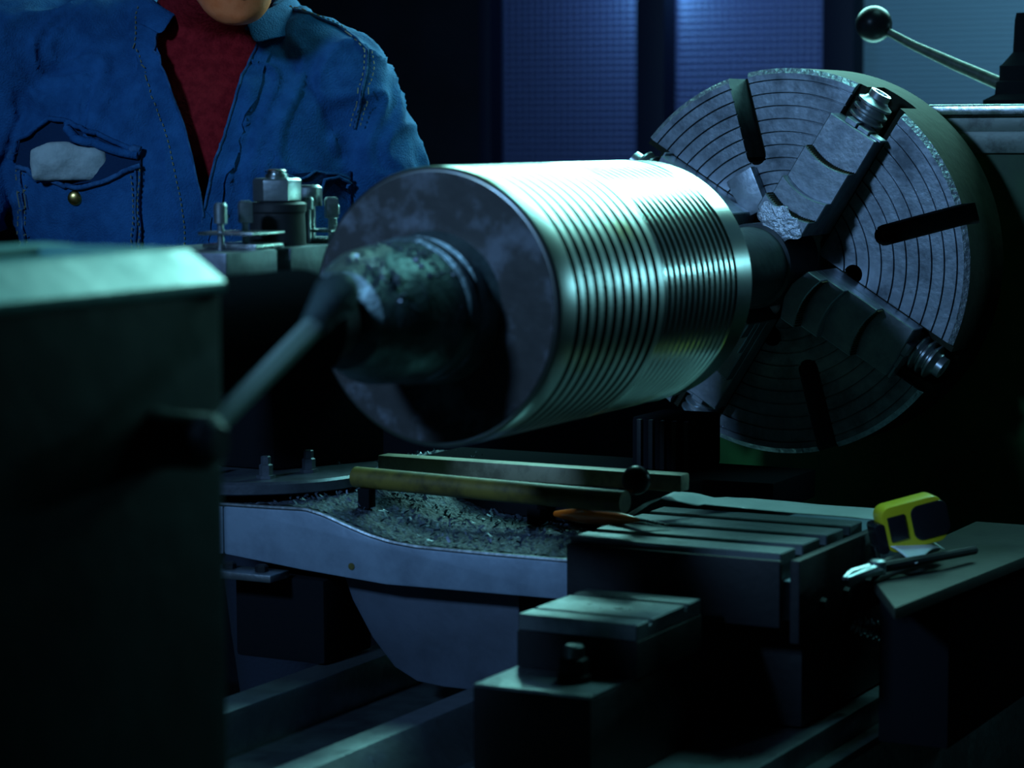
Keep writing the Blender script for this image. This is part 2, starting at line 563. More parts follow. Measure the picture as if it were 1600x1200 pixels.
cut = G()
for a in JA:
    cut.add(prism([(.03, -.036), (.27, -.036), (.27, .036), (.03, .036)], -.012, .02, 'z').x(radial(a)))
    cut.add(prism([(.04, -.026), (.27, -.026), (.27, .026), (.04, .026)], -.075, -.011, 'z').x(radial(a)))
body = boolean(body, cut)
cut = G()
for a in (13, 103, 193, 283):
    cut.add(slot_cut(.13, .27, .027, .06).x(radial(a + 2)))
for a in (352, 82, 172, 262):
    cut.add(cyl((.098, 0), .0125, -.05, .02, 24).x(radial(a)))
body = boolean(body, cut)
ch = thing('lathe_chuck', 'big round four-jaw chuck with ringed slotted face on the headstock', 'chuck', (XC, 0, AX - RC))
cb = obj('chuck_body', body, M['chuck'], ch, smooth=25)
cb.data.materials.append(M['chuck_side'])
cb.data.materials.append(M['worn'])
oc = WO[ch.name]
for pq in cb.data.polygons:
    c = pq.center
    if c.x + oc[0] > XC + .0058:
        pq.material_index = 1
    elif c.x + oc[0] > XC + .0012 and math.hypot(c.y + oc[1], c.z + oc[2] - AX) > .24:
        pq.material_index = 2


def jaw_geo():
    def arc(r):      # concave outward edge: bulges to the centre
        return [(r + .0075 * (2 * k / 10 - 1) ** 2, -.035 + .07 * k / 10) for k in range(11)]
    g = G()
    lev = [(.207, .037), (.150, .060), (.106, .076), (.080, .10)]

    def slab(rout, z0, z1):
        e = arc(rout)
        if rout > .2:
            e = [(rout - .002, -.035), (rout - .002, .035)]
        p = [(.056, -.010)] + [(.066, -.035)] + e + [(.066, .035), (.056, .010)]
        return prism(p, z0, z1, 'z')
    z = .001
    for r, h in lev:
        g.add(slab(r, z - .0005, h))
        z = h
    return g


def screw_geo(r0, r1, rad, pitch, axis='r'):
    pr = []
    a = r0
    while a < r1 - pitch * .5:
        pr += [(a, rad * .72), (a + pitch * .3, rad), (a + pitch * .55, rad), (a + pitch * .85, rad * .72)]
        a += pitch
    return pr


for k, a in enumerate(JA):
    j = obj('jaw', jaw_geo().x(radial(a)), M['jaw'], ch, bevel=.0012, seg=1, smooth=25)
    j['label'] = 'stepped steel jaw'
    # serrated step faces
    for rr, z0, z1 in ((.1505, .039, .058), (.0805, .078, .098)):
        t = G()
        for q in range(22):
            u = -.033 + .066 * q / 21
            r = rr + .0075 * (2 * ((u + .035) / .07) - 1) ** 2
            t.add(prism([(r - .001, u - .0011), (r + .0016, u), (r - .001, u + .0011)], z0, z1, 'z'))
        s = obj('serration', t.x(radial(a)), M['ochre'], j, smooth=0)
        s['kind'] = 'stuff'
    obj('adjusting_screw', lathe(screw_geo(.178, .243, .0235, .0108) + [(.2445, .014), (.253, .014), (.253, .009), (.247, .0085)], 40, 'x', (0, 0, -.006)).x(
        radial(a) @ Matrix.Translation((0, .004, 0))), M['screw'], ch, smooth=30)
    # stepped teeth on the outer end of the jaw
    t = G()
    for q in range(3):
        t.add(box(.2045, .212 - .002 * q, .010 - .018 * q - .012, .010 - .018 * q + .005, .004, .034 - .004 * q))
    obj('jaw_thread', t.x(radial(a)), M['jaw'], j, bevel=.0008, seg=1)
obj('balance_block', prism([(.070, -.017), (.070, .017), (.124, .021), (.128, -.019)], .0005, .020, 'z').x(radial(115)), M['jaw'], ch, bevel=.002)
# bright patch on the upper jaw end; highlight put into the colour
tip = sphere((0, 0, 0), .020, 40, 14, .95, 1.65, .10)
tip.v = [(x * (1 + .16 * math.sin(5 * math.atan2(y, x) + 1) + .07 * math.sin(13 * math.atan2(y, x))) + .0665, y * (1 + .08 * math.sin(7 * math.atan2(y, x))), z + .1002 + .0006 * math.sin(900 * x) * math.sin(700 * y)) for x, y, z in tip.v]
obj('bright_jaw_tip', tip.x(radial(58)), M['worn'], ch)

# ------------------------------------------------------------------ workpiece
RW, LW = .1382, .4797
pr = [(0.0, .02), (0.0, RW - .005), (.003, RW - .001), (.006, RW), (.036, RW)]
n = 10
p = (.238 - .036) / n
for i in range(n):
    x = .036 + i * p
    pr += [(x + .001, RW), (x + .0016, RW - .0075), (x + .0092, RW - .0075), (x + .0098, RW), (x + p - .0002, RW)]
pr_a = list(pr) + [(.240, RW), (.240, .05)]
pr = [(.2402, .05), (.2402, RW - .0008)]
x0, x1, n = .2405, .432, 13
p = (x1 - x0) / n
for i in range(n):
    for k in range(8):
        t = k / 8
        pr.append((x0 + (i + t) * p, RW - .0009 + .0009 * math.sin(2 * PI * t)))
pr += [(.433, RW), (.434, RW - .001), (LW - .003, RW - .001), (LW, RW - .004), (LW, .02)]
wp = thing('roller_workpiece', 'large turned steel roller with grooved rings clamped in the chuck', 'roller', (.24, 0, AX - RW))
gd = obj('grooved_drum', lathe(pr_a, 256, 'x', (0, 0, AX)), M['turned'], wp, smooth=40)
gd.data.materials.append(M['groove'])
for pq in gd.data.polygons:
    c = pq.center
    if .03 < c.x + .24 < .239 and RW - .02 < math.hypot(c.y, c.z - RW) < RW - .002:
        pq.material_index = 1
rd = obj('ribbed_drum', lathe(pr, 256, 'x', (0, 0, AX)), M['turned_fine'], wp, smooth=40)
rd.data.materials.append(M['blackish'])  # rear end blackened to keep bounce light off the chuck
for pq in rd.data.polygons:
    if pq.center.x + .24 > LW - .0008:
        pq.material_index = 1
obj('end_face', lathe([(-.0012, .03), (-.0012, RW - .0052), (.0008, RW - .0048), (.0008, .03)], 160, 'x', (0, 0, AX)), M['face'], wp)
hub = lathe([(-.178, .030), (-.172, .046), (-.150, .052), (-.12, .0645), (-.10, .066), (-.055, .0675), (-.053, .071), (-.040, .0715), (-.038, .064), (-.033, .064), (-.031, .0715), (-.012, .071), (0.0, .076)], 72, 'x', (0, 0, AX))
hub.v = [(a, b * (1 + .03 * math.sin(9 * a * 40 + 3 * math.atan2(c - AX, b)) * (1 if a > -.15 else 0)), c) for a, b, c in hub.v]
obj('hub_shaft', hub, M['rough_shaft'], wp)
obj('rear_shaft', lathe([(LW - .01, .060), (LW + .02, .060), (LW + .022, .055), (.62, .055), (.625, .050), (.80, .050), (.802, .054), (.94, .054)], 72, 'x', (0, 0, AX)), M['cast'], wp)

# swarf stuck on the hub
g = G()
for i in range(150):
    t = rng.normal(.15, .35)
    a = rng.uniform(-.175, -.06) if i % 3 else rng.normal(-.135, .012)
    r = .0665 if a > -.11 else .056
    cx, cy, cz = a, -r * math.sin(t + .45), AX + r * math.cos(t + .45)
    s = rng.uniform(.0015, .0045)
    g.add(sphere((cx, cy, cz), s, 6, 4, rng.uniform(.5, 1.8), rng.uniform(.5, 1.2), rng.uniform(.4, 1)))
o = obj('swarf_clump', g, M['chips'], wp, smooth=0)
o['kind'] = 'stuff'

# ------------------------------------------------------------------ tailstock
ts = thing('tailstock', 'blurred dark tailstock with pale sloping top rim in front of the roller', 'tailstock', (-.9, -.02, .65))
sec = [(-.16, .70), (-.16, 1.162), (-.128, 1.186), (-.108, 1.186), (-.104, 1.165), (-.018, 1.165), (-.014, 1.187), (.004, 1.188), (.012, 1.18), (.012, .70)]
obj('casting', prism([(-.16, .70), (-.16, 1.158), (-.10, 1.162), (.012, 1.162), (.012, .70)], -1.25, -.592, 'x'), M['tail_shaded'], ts, bevel=.006)
obj('rim', prism([(-.163, 1.155), (-.163, 1.163), (-.129, 1.187), (-.103, 1.187), (-.100, 1.155)], -1.25, -.589, 'x'), M['tail_lit'], ts, bevel=.003)
obj('rim', prism([(-.022, 1.155), (-.022, 1.188), (.008, 1.189), (.013, 1.185), (.013, 1.155)], -1.25, -.589, 'x'), M['tail_lit'], ts, bevel=.002)
obj('rim', box(-.632, -.589, -.104, -.018, 1.155, 1.1872), M['tail_lit'], ts, bevel=.002)
obj('housing', lathe([(-1.25, .088), (-.62, .088), (-.612, .08)], 64, 'x', (0, .03, AX - .005)), M['tail_shaded'], ts)
obj('barrel', lathe([(-.62, .050), (-.24, .050), (-.236, .047)], 64, 'x', (0, 0, AX)), M['matte_black'], ts)
obj('quill', lathe([(-.238, .038), (-.195, .036), (-.190, .030), (-.150, .020)], 48, 'x', (0, 0, AX)), M['blackish'], ts)
obj('base', box(-1.27, -.575, -.185, .20, .6505, .72), M['cast'], ts, bevel=.008)
L = [Vector(q) for q in ((-.672, -.2, 1.057), (-.655, -.2, 1.068), (-.525, -.2, 1.129), (-.492, -.2, 1.153), (-.472, -.198, 1.157))]
obj('lever_boss', lathe([(-.215, .012), (-.208, .020), (-.17, .021), (-.155, .024)], 24, 'y', (-.676, 0, 1.055)), M['cast'], ts)
lr = obj('clamp_lever', tube([L[0], L[1], L[2]], [.0085, .0075, .0085], 6), M['lever_steel'], ts, smooth=20)
obj('lever_grip', tube([L[2] - (L[2] - L[1]) * .05, L[2] + Vector((.012, 0, .010)), L[3] + Vector((-.006, 0, -.006)), L[3] + Vector((.004, 0, -.001)), L[3] + Vector((.010, 0, -.002))], [.010, .0135, .018, .016, .006], 20), M['rough_shaft'], lr)

# ------------------------------------------------------------------ carriage
sd = thing('carriage_saddle', 'cast carriage saddle with a curved edge covered in steel swarf', 'carriage', (.55, .1, .65))
SX = .305
TOP = [(-.255, .80), (.10, .80), (.20, .801), (.235, .804), (.265, .810), (.295, .819), (.325, .829), (.350, .834), (.40, .833), (.575, .831)]


def zs(y):
    return float(np.interp(y, [q[0] for q in TOP], [q[1] for q in TOP]))


BOT = [(.575, .775), (.46, .773), (.355, .763), (.243, .755), (.0, .757), (-.255, .757)]


def cutprof(y0, y1):
    t = [(y, z) for y, z in TOP if y0 < y < y1]
    u = [(y, z) for y, z in BOT if y0 < y < y1]
    zb = lambda y: float(np.interp(-y, [-q[0] for q in BOT], [q[1] for q in BOT]))
    return [(y0, zs(y0))] + t + [(y1, zs(y1)), (y1, zb(y1))] + u + [(y0, zb(y0))]


obj('saddle_top', prism(cutprof(-.255, .465), SX, .82, 'x'), M['saddle'], sd, bevel=.004)
obj('saddle_end', prism(cutprof(.4652, .575), SX, .53, 'x'), M['saddle'], sd, bevel=.004)
obj('saddle_web', prism([(.325, .757), (.312, .725), (.285, .682), (.255, .650), (.225, .636), (.19, .633), (.09, .633), (.09, .757)], .345, .80, 'x'), M['saddle_shaded'], sd, bevel=.004)
obj('saddle_wing', box(.35, .80, -.25, .02, .632, .757), M['blackish'], sd, bevel=.004)  # black colour stands in for the shade under the table
obj('lip', tube([(SX + .003, y, zs(y) + .0005) for y in np.linspace(.57, .0, 60)], .003, 8), M['steel'], sd)
obj('way_wiper', box(.312, .42, .33, .455, .651, .752), M['matte_black'], sd, bevel=.006)
obj('way_strip', box(.268, .31, .375, .50, .752, .761), M['steel'], sd, bevel=.002)
for y in (.40, .445):
    obj('bolt', lathe([(.7612, .008), (.767, .008), (.769, .006)], 6, 'z', (.288, y, 0)), M['blackish'], sd)
obj('oil_hole', lathe([(SX - .001, .0042), (SX + .002, .004)], 12, 'x', (0, .287, .773)), M['ochre'], sd)


# swarf layer on the saddle
def inside(x, y):
    far = np.interp(y, [-.3, .455, .465, .575], [.80, .80, .515, .515])
    return SX + .008 < x < far


nx_, ny_ = 100, 130
xs, ys = np.linspace(.30, .80, nx_), np.linspace(.004, .57, ny_)
V, idx = [], {}
for i, x in enumerate(xs):
    for j, y in enumerate(ys):
        if inside(x, y):
            e = min(1, (x - SX) / .07)
            idx[i, j] = len(V)
            V.append((x, y, zs(y) + .0005 + .007 * e * (1 + .5 * math.sin(14 * x + 3) * math.cos(11 * y)) + rng.uniform(0, .0025)))
Fc = [(idx[i, j], idx[i + 1, j], idx[i + 1, j + 1], idx[i, j + 1]) for i in range(nx_ - 1) for j in range(ny_ - 1)
      if all(q in idx for q in ((i, j), (i + 1, j), (i + 1, j + 1), (i, j + 1)))]
sl = obj('swarf_layer', G(V, Fc), M['grit'], sd, smooth=0)
sl['kind'] = 'stuff'
g = G()
for i in range(2600):
    x, y = rng.uniform(.30, .78), rng.uniform(.005, .565)
    if not inside(x - .012, y):
        continue
    s = rng.uniform(.0012, .0034)
    a = rng.uniform(0, PI)
    e = Euler((rng.uniform(-1, 1), rng.uniform(-1, 1), a)).to_matrix()
    z = zs(y) + .0105 * min(1, .35 + (x - SX) / .09) + rng.uniform(-.002, .003)
    P = [Vector(q) * s for q in ((-1.4, -.5, 0), (1.4, -.4, .3), (1.1, .5, .5), (-1, .5, .2))]
    g.add(G([tuple(e @ q + Vector((x, y, z))) for q in P], [(0, 1, 2, 3)]))
fl = obj('swarf_flakes', g, M['flakes'], sd, smooth=0)
fl['kind'] = 'stuff'

# swivel flange with bolts at the operator end
cp = thing('compound_base', 'round dark swivel flange with bolts on the saddle by the machinist', 'swivel base', (.43, .49, .84))
FX, FY, FR = .432, .498, .150
obj('flange', lathe([(.845, .140), (.848, FR), (.859, FR), (.862, FR - .003)], 72, 'z', (FX, FY, 0)), M['dark_steel'], cp)
for bx_, by_ in ((.342, .428), (.411, .412), (.49, .425), (.335, .505)):
    obj('bolt', lathe([(.8622, .0115), (.866, .0115), (.8665, .0082), (.878, .0082), (.8795, .006), (.888, .006), (.889, .0045)], 6, 'z', (bx_, by_, 0)), M['dark_steel'], cp, smooth=20)
obj('pedestal', prism([(.40, .455), (.545, .385), (.575, .42), (.47, .545), (.40, .545)], .862, 1.05, 'z'), M['matte_black'], cp, bevel=.008)
obj('top_slide', prism([(.06, .262), (.45, .262), (.545, .385), (.545, .47), (.06, .47)], 1.05, 1.10, 'z'), M['matte_black'], cp, bevel=.004)

# ------------------------------------------------------------------ tool post
tp = thing('tool_post', 'four-way steel tool post with big hex nut and clamp screws', 'tool post', (.20, .31, 1.1005))
PX, PY = .188, .305
obj('tool_block', prism([(.015, .255), (.112, .255), (.112, .31), (.137, .31), (.137, .255), (.33, .255), (.33, .40), (.015, .40)], 1.101, 1.148, 'z'), M['dark_steel'], tp, bevel=.003)
obj('collar', lathe([(1.1475, .0315), (1.183, .030), (1.185, .032), (1.193, .032), (1.195, .029)], 48, 'z', (PX, PY, 0)), M['blackish'], tp)
obj('hex_nut', lathe([(1.1955, .0245), (1.197, .0268), (1.219, .0268), (1.2215, .024)], 6, 'z', (PX, PY, 0)), M['steel'], tp, bevel=.0012, smooth=20)
obj('stud', lathe([(1.221, .0128), (1.2255, .0128), (1.226, .0105), (1.2295, .0105), (1.231, .008)], 24, 'z', (PX, PY, 0)), M['bright_steel'], tp)
obj('clamp_plate', box(.072, .135, .26, .33, 1.163, 1.1665), M['bright_steel'], tp, bevel=.0012)
obj('clamp_plate', box(.080, .135, .262, .33, 1.1485, 1.1535), M['bright_steel'], tp, bevel=.0012)
obj('clamp_plate', box(.245, .305, .27, .34, 1.1485, 1.153), M['bright_steel'], tp, bevel=.0012)
obj('clamp_plate', box(.243, .285, .27, .33, 1.160, 1.163), M['bright_steel'], tp, bevel=.0012)
for (x, y, zt_, r, hh, sg) in ((.079, .305, 1.197, .0072, .022, 20), (.118, .300, 1.1985, .0098, .024, 4), (.268, .315, 1.212, .0150, .024, 24), (.275, .290, 1.1985, .0098, .024, 4), (.243, .30, 1.199, .0062, .014, 16), (.298, .30, 1.190, .006, .012, 16)):
    obj('clamp_screw', lathe([(1.148, r * .5), (zt_ - hh, r * .5), (zt_ - hh + .0005, r), (zt_ - .003, r), (zt_, r * .75)], sg, 'z', (x, y, 0)), M['steel'], tp, bevel=.0008 if sg == 4 else 0, smooth=25)

# ------------------------------------------------------------------ T-slot table
tt = thing('slotted_table', 'steel table with three long T-slots below the chuck', 'slotted table', (.42, -.12, .80))
zt = .83
pr = [(.294, .8005), (.294, zt), (.337, zt)]
for a in (.337, .408, .480):
    pr += [(a, zt), (a, .818), (a - .008, .818), (a - .008, .808), (a + .030, .808), (a + .030, .818), (a + .020, .818), (a + .020, zt)]
pr += [(.54, zt), (.54, .8005)]
seen = []
for q in pr:
    if not seen or q != seen[-1]:
        seen.append(q)
obj('table_top', prism(seen, -.247, .0, 'y'), M['table_steel'], tt, bevel=.0012, seg=1)
obj('apron', box(.285, .2935, -.25, .0, .752, .824), M['blackish'], tt, bevel=.003)  # black front and end sheets; the table's shade put into the colour
obj('end_plate', box(.295, .545, -.268, -.2565, .735, .824), M['blackish'], tt, bevel=.003)
for x in (.36, .43, .50):
    obj('end_bolt', lathe([(-.274, .006), (-.2675, .007)], 6, 'y', (x, 0, .768)), M['blackish'], tt)

# stepped clamp blocks in front; unlit sides coloured black, lit tops steel
sb = thing('stepped_block', 'dark upper step block with slotted top in front of the table', 'step block', (.16, -.11, .7305))
obj('block', box(.087, .246, -.179, -.044, .7305, .768), M['blackish'], sb, bevel=.0015)
obj('top_plate', prism([(.088, .768), (.088, .785), (.118, .785), (.118, .780), (.124, .780), (.124, .785), (.205, .785), (.205, .779), (.212, .779), (.212, .785), (.245, .785), (.245, .768)], -.178, -.045, 'y'), M['steel'], sb, bevel=.0012, seg=1)
lb = thing('lower_block', 'tall dark lower block with a clamp nut on its top', 'block', (.12, -.105, .631))
obj('block', box(0, .25, -.17, -.041, .631, .7265), M['blackish'], lb, bevel=.002)
obj('top_plate', box(.0005, .2495, -.1695, -.0415, .7265, .73), M['steel'], lb, bevel=.001)
nb = thing('clamp_nut', 'flanged nut standing on the lower block', 'nut', (.055, -.11, .7305))
obj('flange', lathe([(.7305, .017), (.737, .017)], 32, 'z', (.055, -.125, 0)), M['blackish'], nb)
obj('nut', lathe([(.737, .0155), (.752, .0155), (.754, .013)], 6, 'z', (.055, -.125, 0)), M['blackish'], nb, bevel=.001, seg=1, smooth=20)
obj('stud_end', lathe([(.754, .010), (.765, .010), (.767, .008)], 24, 'z', (.055, -.125, 0)), M['steel'], nb)

# threaded stud
sc = tube([Vector((.490, -.262, .7205)).lerp(Vector((.512, -.302, .7075)), t / 40) for t in range(-8, 41)], [.0112 if (t // 3) % 2 else .0082 for t in range(-8, 41)], 20)
tag(obj('threaded_stud', sc, M['steel']), 'coarse threaded steel stud sticking out under the slotted table', 'stud')

# ------------------------------------------------------------------ rear tray with tools
tr = thing('side_ledge', 'narrow grey-green ledge beside the slotted table', 'ledge', (.8, -.33, .60))
obj('ledge_top', prism([(.262, -.384), (.40, -.312), (.62, -.285), (.84, -.285), (.84, -.425), (.62, -.413)], .777, .79, 'z'), M['tray'], tr, bevel=.002)
obj('ledge_bracket', box(.45, .83, -.38, -.30, .601, .777), M['matte_black'], tr, bevel=.003)

# two painted bars lying over a low black filler block
bz = .848
b1 = thing('painted_bar', 'cream painted upper bar lying across above the swarf', 'bar', (.464, .14, bz))
obj('bar', box(.452, .476, -.062, .34, .862, .882), M['cream'], b1, bevel=.003)
for y in (.05, .12):
    obj('foot', box(.455, .473, y, y + .018, zs(y) + .0105, .8622), M['matte_black'], b1, bevel=.002)
b2 = thing('painted_bar', 'ochre round bar lying lower and nearer than the cream bar', 'bar', (.39, .15, bz))
obj('bar', tube([(.338, -.046, .8655), (.357, .15, .8655), (.378, .325, .8655)], .0125, 20), M['ochre'], b2)
obj('foot', box(.345, .50, .055, .067, .8485, .8545), M['matte_black'], b2, bevel=.001)
obj('foot', box(.366, .382, .30, .316, zs(.30) + .009, .854), M['matte_black'], b2, bevel=.002)
rk = thing('dark_filler_block', 'low black filler block behind the painted bars on the saddle', 'casting', (.60, .12, .812))  # added black block filling the dark area under the bars
obj('block', prism([(.488, .02), (.488, .12), (.53, .26), (.63, .385), (.70, .42), (.80, .42), (.80, -.09), (.66, -.09), (.655, .0), (.56, .02)], .812, bz, 'z'), M['matte_black'], rk, bevel=.003)
obj('ribbed_cover', box(.70, .79, .034, .118, bz, .915), M['matte_black'], rk, bevel=.006)
for k in range(5):
    obj('rib', box(.694, .7005, .038 + .016 * k, .044 + .016 * k, bz + .002, .912), M['blackish'], rk, bevel=.001)

bl = thing('knob_handle', 'short black ball-ended handle in front of the cream bar', 'handle', (.515, .04, .8484))
obj('stem', tube([(.515, .04, .8484), (.50, .032, .858), (.46, .006, .868), (.412, -.024, .879)], [.008, .006, .005, .005], 12), M['blackish'], bl)
obj('ball_knob', sphere((.407, -.027, .88), .0165, 28, 18), M['ball'], bl)
# orange-handled scraper
osx = thing('orange_scraper', 'orange handled scraper lying at the corner of the slotted table', 'scraper', (.37, .0, .8305))
A_, B_ = Vector((.462, .103, .8250)), Vector((.376, -.046, .8402))
pts, rad = [], []
for k in range(15):
    t = k / 14
    pts.append(A_.lerp(B_, t))
    rad.append(.0015 + .0078 * math.sin(PI * min(1, .06 + .94 * t)) ** .8)
obj('handle', tube(pts, rad, 20), M['orange'], osx)
obj('tang', tube([B_ - Vector((0, .0, 0)), B_ + Vector((.012, -.03, -.006))], [.0022, .0018], 10), M['bright_steel'], osx)

# crumpled glossy sheet along the far side of the table
V, Fs = [], []
nu, nv = 60, 12
for i in range(nu + 1):
    u = i / nu
    y = float(np.interp(u, [0, .06, .13, .25, .35, .7, .82, 1], [-.004, -.026, -.044, -.07, -.10, -.262, -.282, -.345]))
    for j in range(nv + 1):
        v = j / nv
        x = float(np.interp(u, [0, .06, .13, .25, .35, .7, .82, 1], [.428, .436, .458, .515, .546, .546, .50, .44])) + float(np.interp(u, [0, .06, .13, .3, .75, 1], [.006, .03, .05, .075, .075, .10])) * v
        z = float(np.interp(u, [0, .05, .10, .16, .25, .35, .66, .78, 1], [.834, .846, .8525, .850, .840, .8335, .832, .815, .806]))
        z += (.003 - .007 * v) * math.sin(23 * u + 2.5 * v) * (1 if u < .22 or u > .75 else .1) + .006 * math.sin(PI * v) * (1 if u > .78 else .3)
        if .0 < u < .74:
            z = max(z, .8318)
        if u > .74:
            z = max(z, .805)
        V.append((x, y, z))
for i in range(nu):
    for j in range(nv):
        a = i * (nv + 1) + j
        Fs.append((a, a + nv + 1, a + nv + 2, a + 1))
sh = obj('crumpled_sheet', G(V, Fs), M['sheet'], smooth=60)
sh.modifiers.new('thick', 'SOLIDIFY').thickness = .0007
tag(sh, 'crumpled glossy white sheet sticking out behind the slotted table', 'sheet')

# tape measure (local frame: x length, y width, z height)
tm = thing('tape_measure', 'yellow and black tape measure lying on the tools by the table', 'tape measure', (.515, -.318, .806))
E_ = Matrix.Translation((.515, -.318, .812)) @ Euler((math.radians(0), math.radians(-13), math.radians(-52))).to_matrix().to_4x4()


def rr(x0, x1, z0, z1, r, n=5):
    P = []
    for cx, cz, a0 in ((x1 - r, z1 - r, 0), (x0 + r, z1 - r, 90), (x0 + r, z0 + r, 180), (x1 - r, z0 + r, 270)):
        for k in range(n + 1):
            a = math.radians(a0 + 90 * k / n)
            P.append((cx + r * math.cos(a), cz + r * math.sin(a)))
    return P


obj('case', prism(rr(-.036, .036, 0, .052, .012), -.016, .016, 'y').x(E_), M['yellow'], tm, bevel=.002)
obj('grip', prism(rr(-.003, .040, .006, .046, .010), -.0175, .0175, 'y').x(E_), M['black'], tm, bevel=.002)
obj('label_plate', box(-.030, -.010, -.0185, .0185, .013, .041).x(E_), M['black'], tm, bevel=.001)
obj('nose', prism(rr(-.045, -.034, .002, .036, .004), -.0165, .0165, 'y').x(E_), M['black'], tm, bevel=.001)
obj('tape_hook', box(-.0485, -.0455, -.008, .008, -.004, .012).x(E_), M['bright_steel'], tm, bevel=.0005)
pl = thing('pliers', 'small steel pliers under the tape measure', 'pliers', (.47, -.33, .79))
for s in (-1, 1):
    obj('handle', tube([(.40, -.315, .803), (.43, -.325 + .008 * s, .805), (.50, -.34 + .018 * s, .805), (.56, -.35 + .022 * s, .803)], [.006, .006, .005, .005], 10), M['blackish'], pl)
    obj('jaw', tube([(.40, -.315 + .003 * s, .803), (.365, -.305 + .006 * s, .802), (.345, -.30 + .002 * s, .80)], [.007, .005, .002], 8), M['steel'], pl)
obj('pivot', lathe([(.797, .009), (.811, .009), (.813, .006)], 20, 'z', (.40, -.316, 0)), M['steel'], pl)

# ------------------------------------------------------------------ the machinist
from mathutils import noise as mnoise
PW = Vector((.673, .731, 0))
RH = Vector((math.sin(TH), -math.cos(TH), 0))
FH = Vector((math.cos(TH), math.sin(TH), 0))
ML = Matrix(((RH.x, FH.x, 0, PW.x), (RH.y, FH.y, 0, PW.y), (0, 0, 1, 0), (0, 0, 0, 1)))   # body frame: x across, -y forward, z up


def lx(px, d=3.23):
    return (px - 320) * d / 3906


def lz(py, d=3.23):
    return 1.2738 - (py - 201) * d / 3906


SR, SL = Vector((.176, -.01, 1.325)), Vector((-.262, -.03, 1.372))      # shoulders
ER, EL = Vector((.268, -.02, 1.075)), Vector((-.355, -.01, 1.12))       # elbows
HR, HL = Vector((.285, -.13, 1.03)), Vector((-.33, -.18, .94))         # wrists


def torso(d):
    return loft([(0, .0, .78, .165 + d, .115 + d), (-.005, -.01, .95, .180 + d, .130 + d), (-.02, -.015, 1.10, .205 + d, .135 + d), (-.035, -.018, 1.22, .225 + d, .134 + d),
                 (-.040, -.012, 1.32, .208 + d, .116 + d), (-.036, .0, 1.39, .152 + d, .088 + d), (-.016, .02, 1.435, .075 + d, .06 + d)], 40)


def yoke(d):
    g = G()
    for s, top in ((SR, Vector((.03, .02, 1.395))), (SL, Vector((-.055, .02, 1.395)))):
        g.add(tube([top, top.lerp(s, .5) + Vector((0, 0, .004)), s], [.055 + d, .058 + d, .060 + d], 20))
        g.add(sphere(s, .062 + d, 20, 14))
    return g


def arms(d, end=1.0):
    g = G()
    for s, e, h in ((SR, ER, HR), (SL, EL, HL)):
        w = e.lerp(h, end)
        g.add(tube([s, s.lerp(e, .35), s.lerp(e, .8), e, e.lerp(w, .2), e.lerp(w, .6), w],
                   [.060 + d, .056 + d, .046 + d, .045 + d, .044 + d, .037 + d, .029 + d], 20))
    return g


def hand(w, elbow, sgn):
    """palm, four curled fingers of different length and a thumb from the side of the palm"""
    g = G()
    f = (w - elbow).normalized()
    f = (f + Vector((0, -.3, -.35))).normalized()
    side = f.cross(Vector((0, 0, 1))).normalized() * sgn
    dn = f.cross(side).normalized()
    if dn.z > 0:
        dn = -dn
    P0 = w + f * .01
    g.add(tube([w - f * .02, P0 + f * .02, P0 + f * .055, P0 + f * .085], [.027, .030, .034, .030], 14))
    for k, ln in enumerate((.072, .082, .076, .060)):
        b = P0 + f * .078 + side * (.030 - .0195 * k)
        p1 = b + f * ln * .42 + dn * .006
        p2 = p1 + (f * .6 + dn * .8).normalized() * ln * .33
        p3 = p2 + (f * .1 + dn).normalized() * ln * .27
        g.add(tube([b - f * .02, b, p1, p2, p3], [.0092, .0095, .009, .0083, .006], 10))
    t0 = P0 + f * .025 + side * .026
    t1 = t0 + (side * .8 + f * .6).normalized() * .032
    t2 = t1 + (f * .9 + side * .2 + dn * .4).normalized() * .030
    g.add(tube([t0 - side * .01, t0, t1, t2], [.012, .013, .0105, .007], 10))
    return g


# head frame: -y face, z up
HM = Euler((math.radians(14), math.radians(-6), math.radians(14)), 'XYZ').to_matrix()
CHIN = Vector((lx(398, 3.16), -.185, lz(38, 3.16)))
HC = CHIN - HM @ Vector((0, -.075, -.118))
HX = Matrix.Translation(HC) @ HM.to_4x4()


def head():
    g = loft([(0, -.062, -.118, .016, .018), (0, -.060, -.112, .030, .030), (0, -.054, -.100, .042, .042), (0, -.036, -.078, .054, .062), (0, -.016, -.050, .062, .080), (0, 0, -.015, .068, .092),
              (0, .004, .025, .073, .096), (0, .006, .06, .071, .092), (0, .008, .09, .058, .076), (0, .010, .108, .036, .048), (0, .010, .116, .012, .016)], 32)
    g.add(sphere((0, -.084, -.100), .017, 16, 10, 1.1, .8, .9))                                  # chin
    g.add(tube([(0, -.084, .020), (0, -.098, -.005), (0, -.112, -.028), (0, -.100, -.037)], [.008, .010, .014, .008], 12))   # nose
    for s in (-1, 1):
        g.add(sphere((s * .012, -.098, -.032), .008, 10, 8))                                     # nostril wings
        g.add(sphere((s * .030, -.078, .022), .014, 12, 8, 1.4, .7, .5))                         # brow
        g.add(sphere((s * .040, -.066, -.025), .018, 12, 8, 1, .7, .9))                          # cheek
        g.add(sphere((s * .073, .010, -.010), .028, 14, 10, .28, .7, 1.1))                       # ear
    return g.x(HX)


def neck(d):
    return tube([Vector((-.005, .025, 1.37)), Vector((.0, .0, 1.43)), HX @ Vector((0, .02, -.055))], [.066 + d, .060 + d, .055 + d], 24)


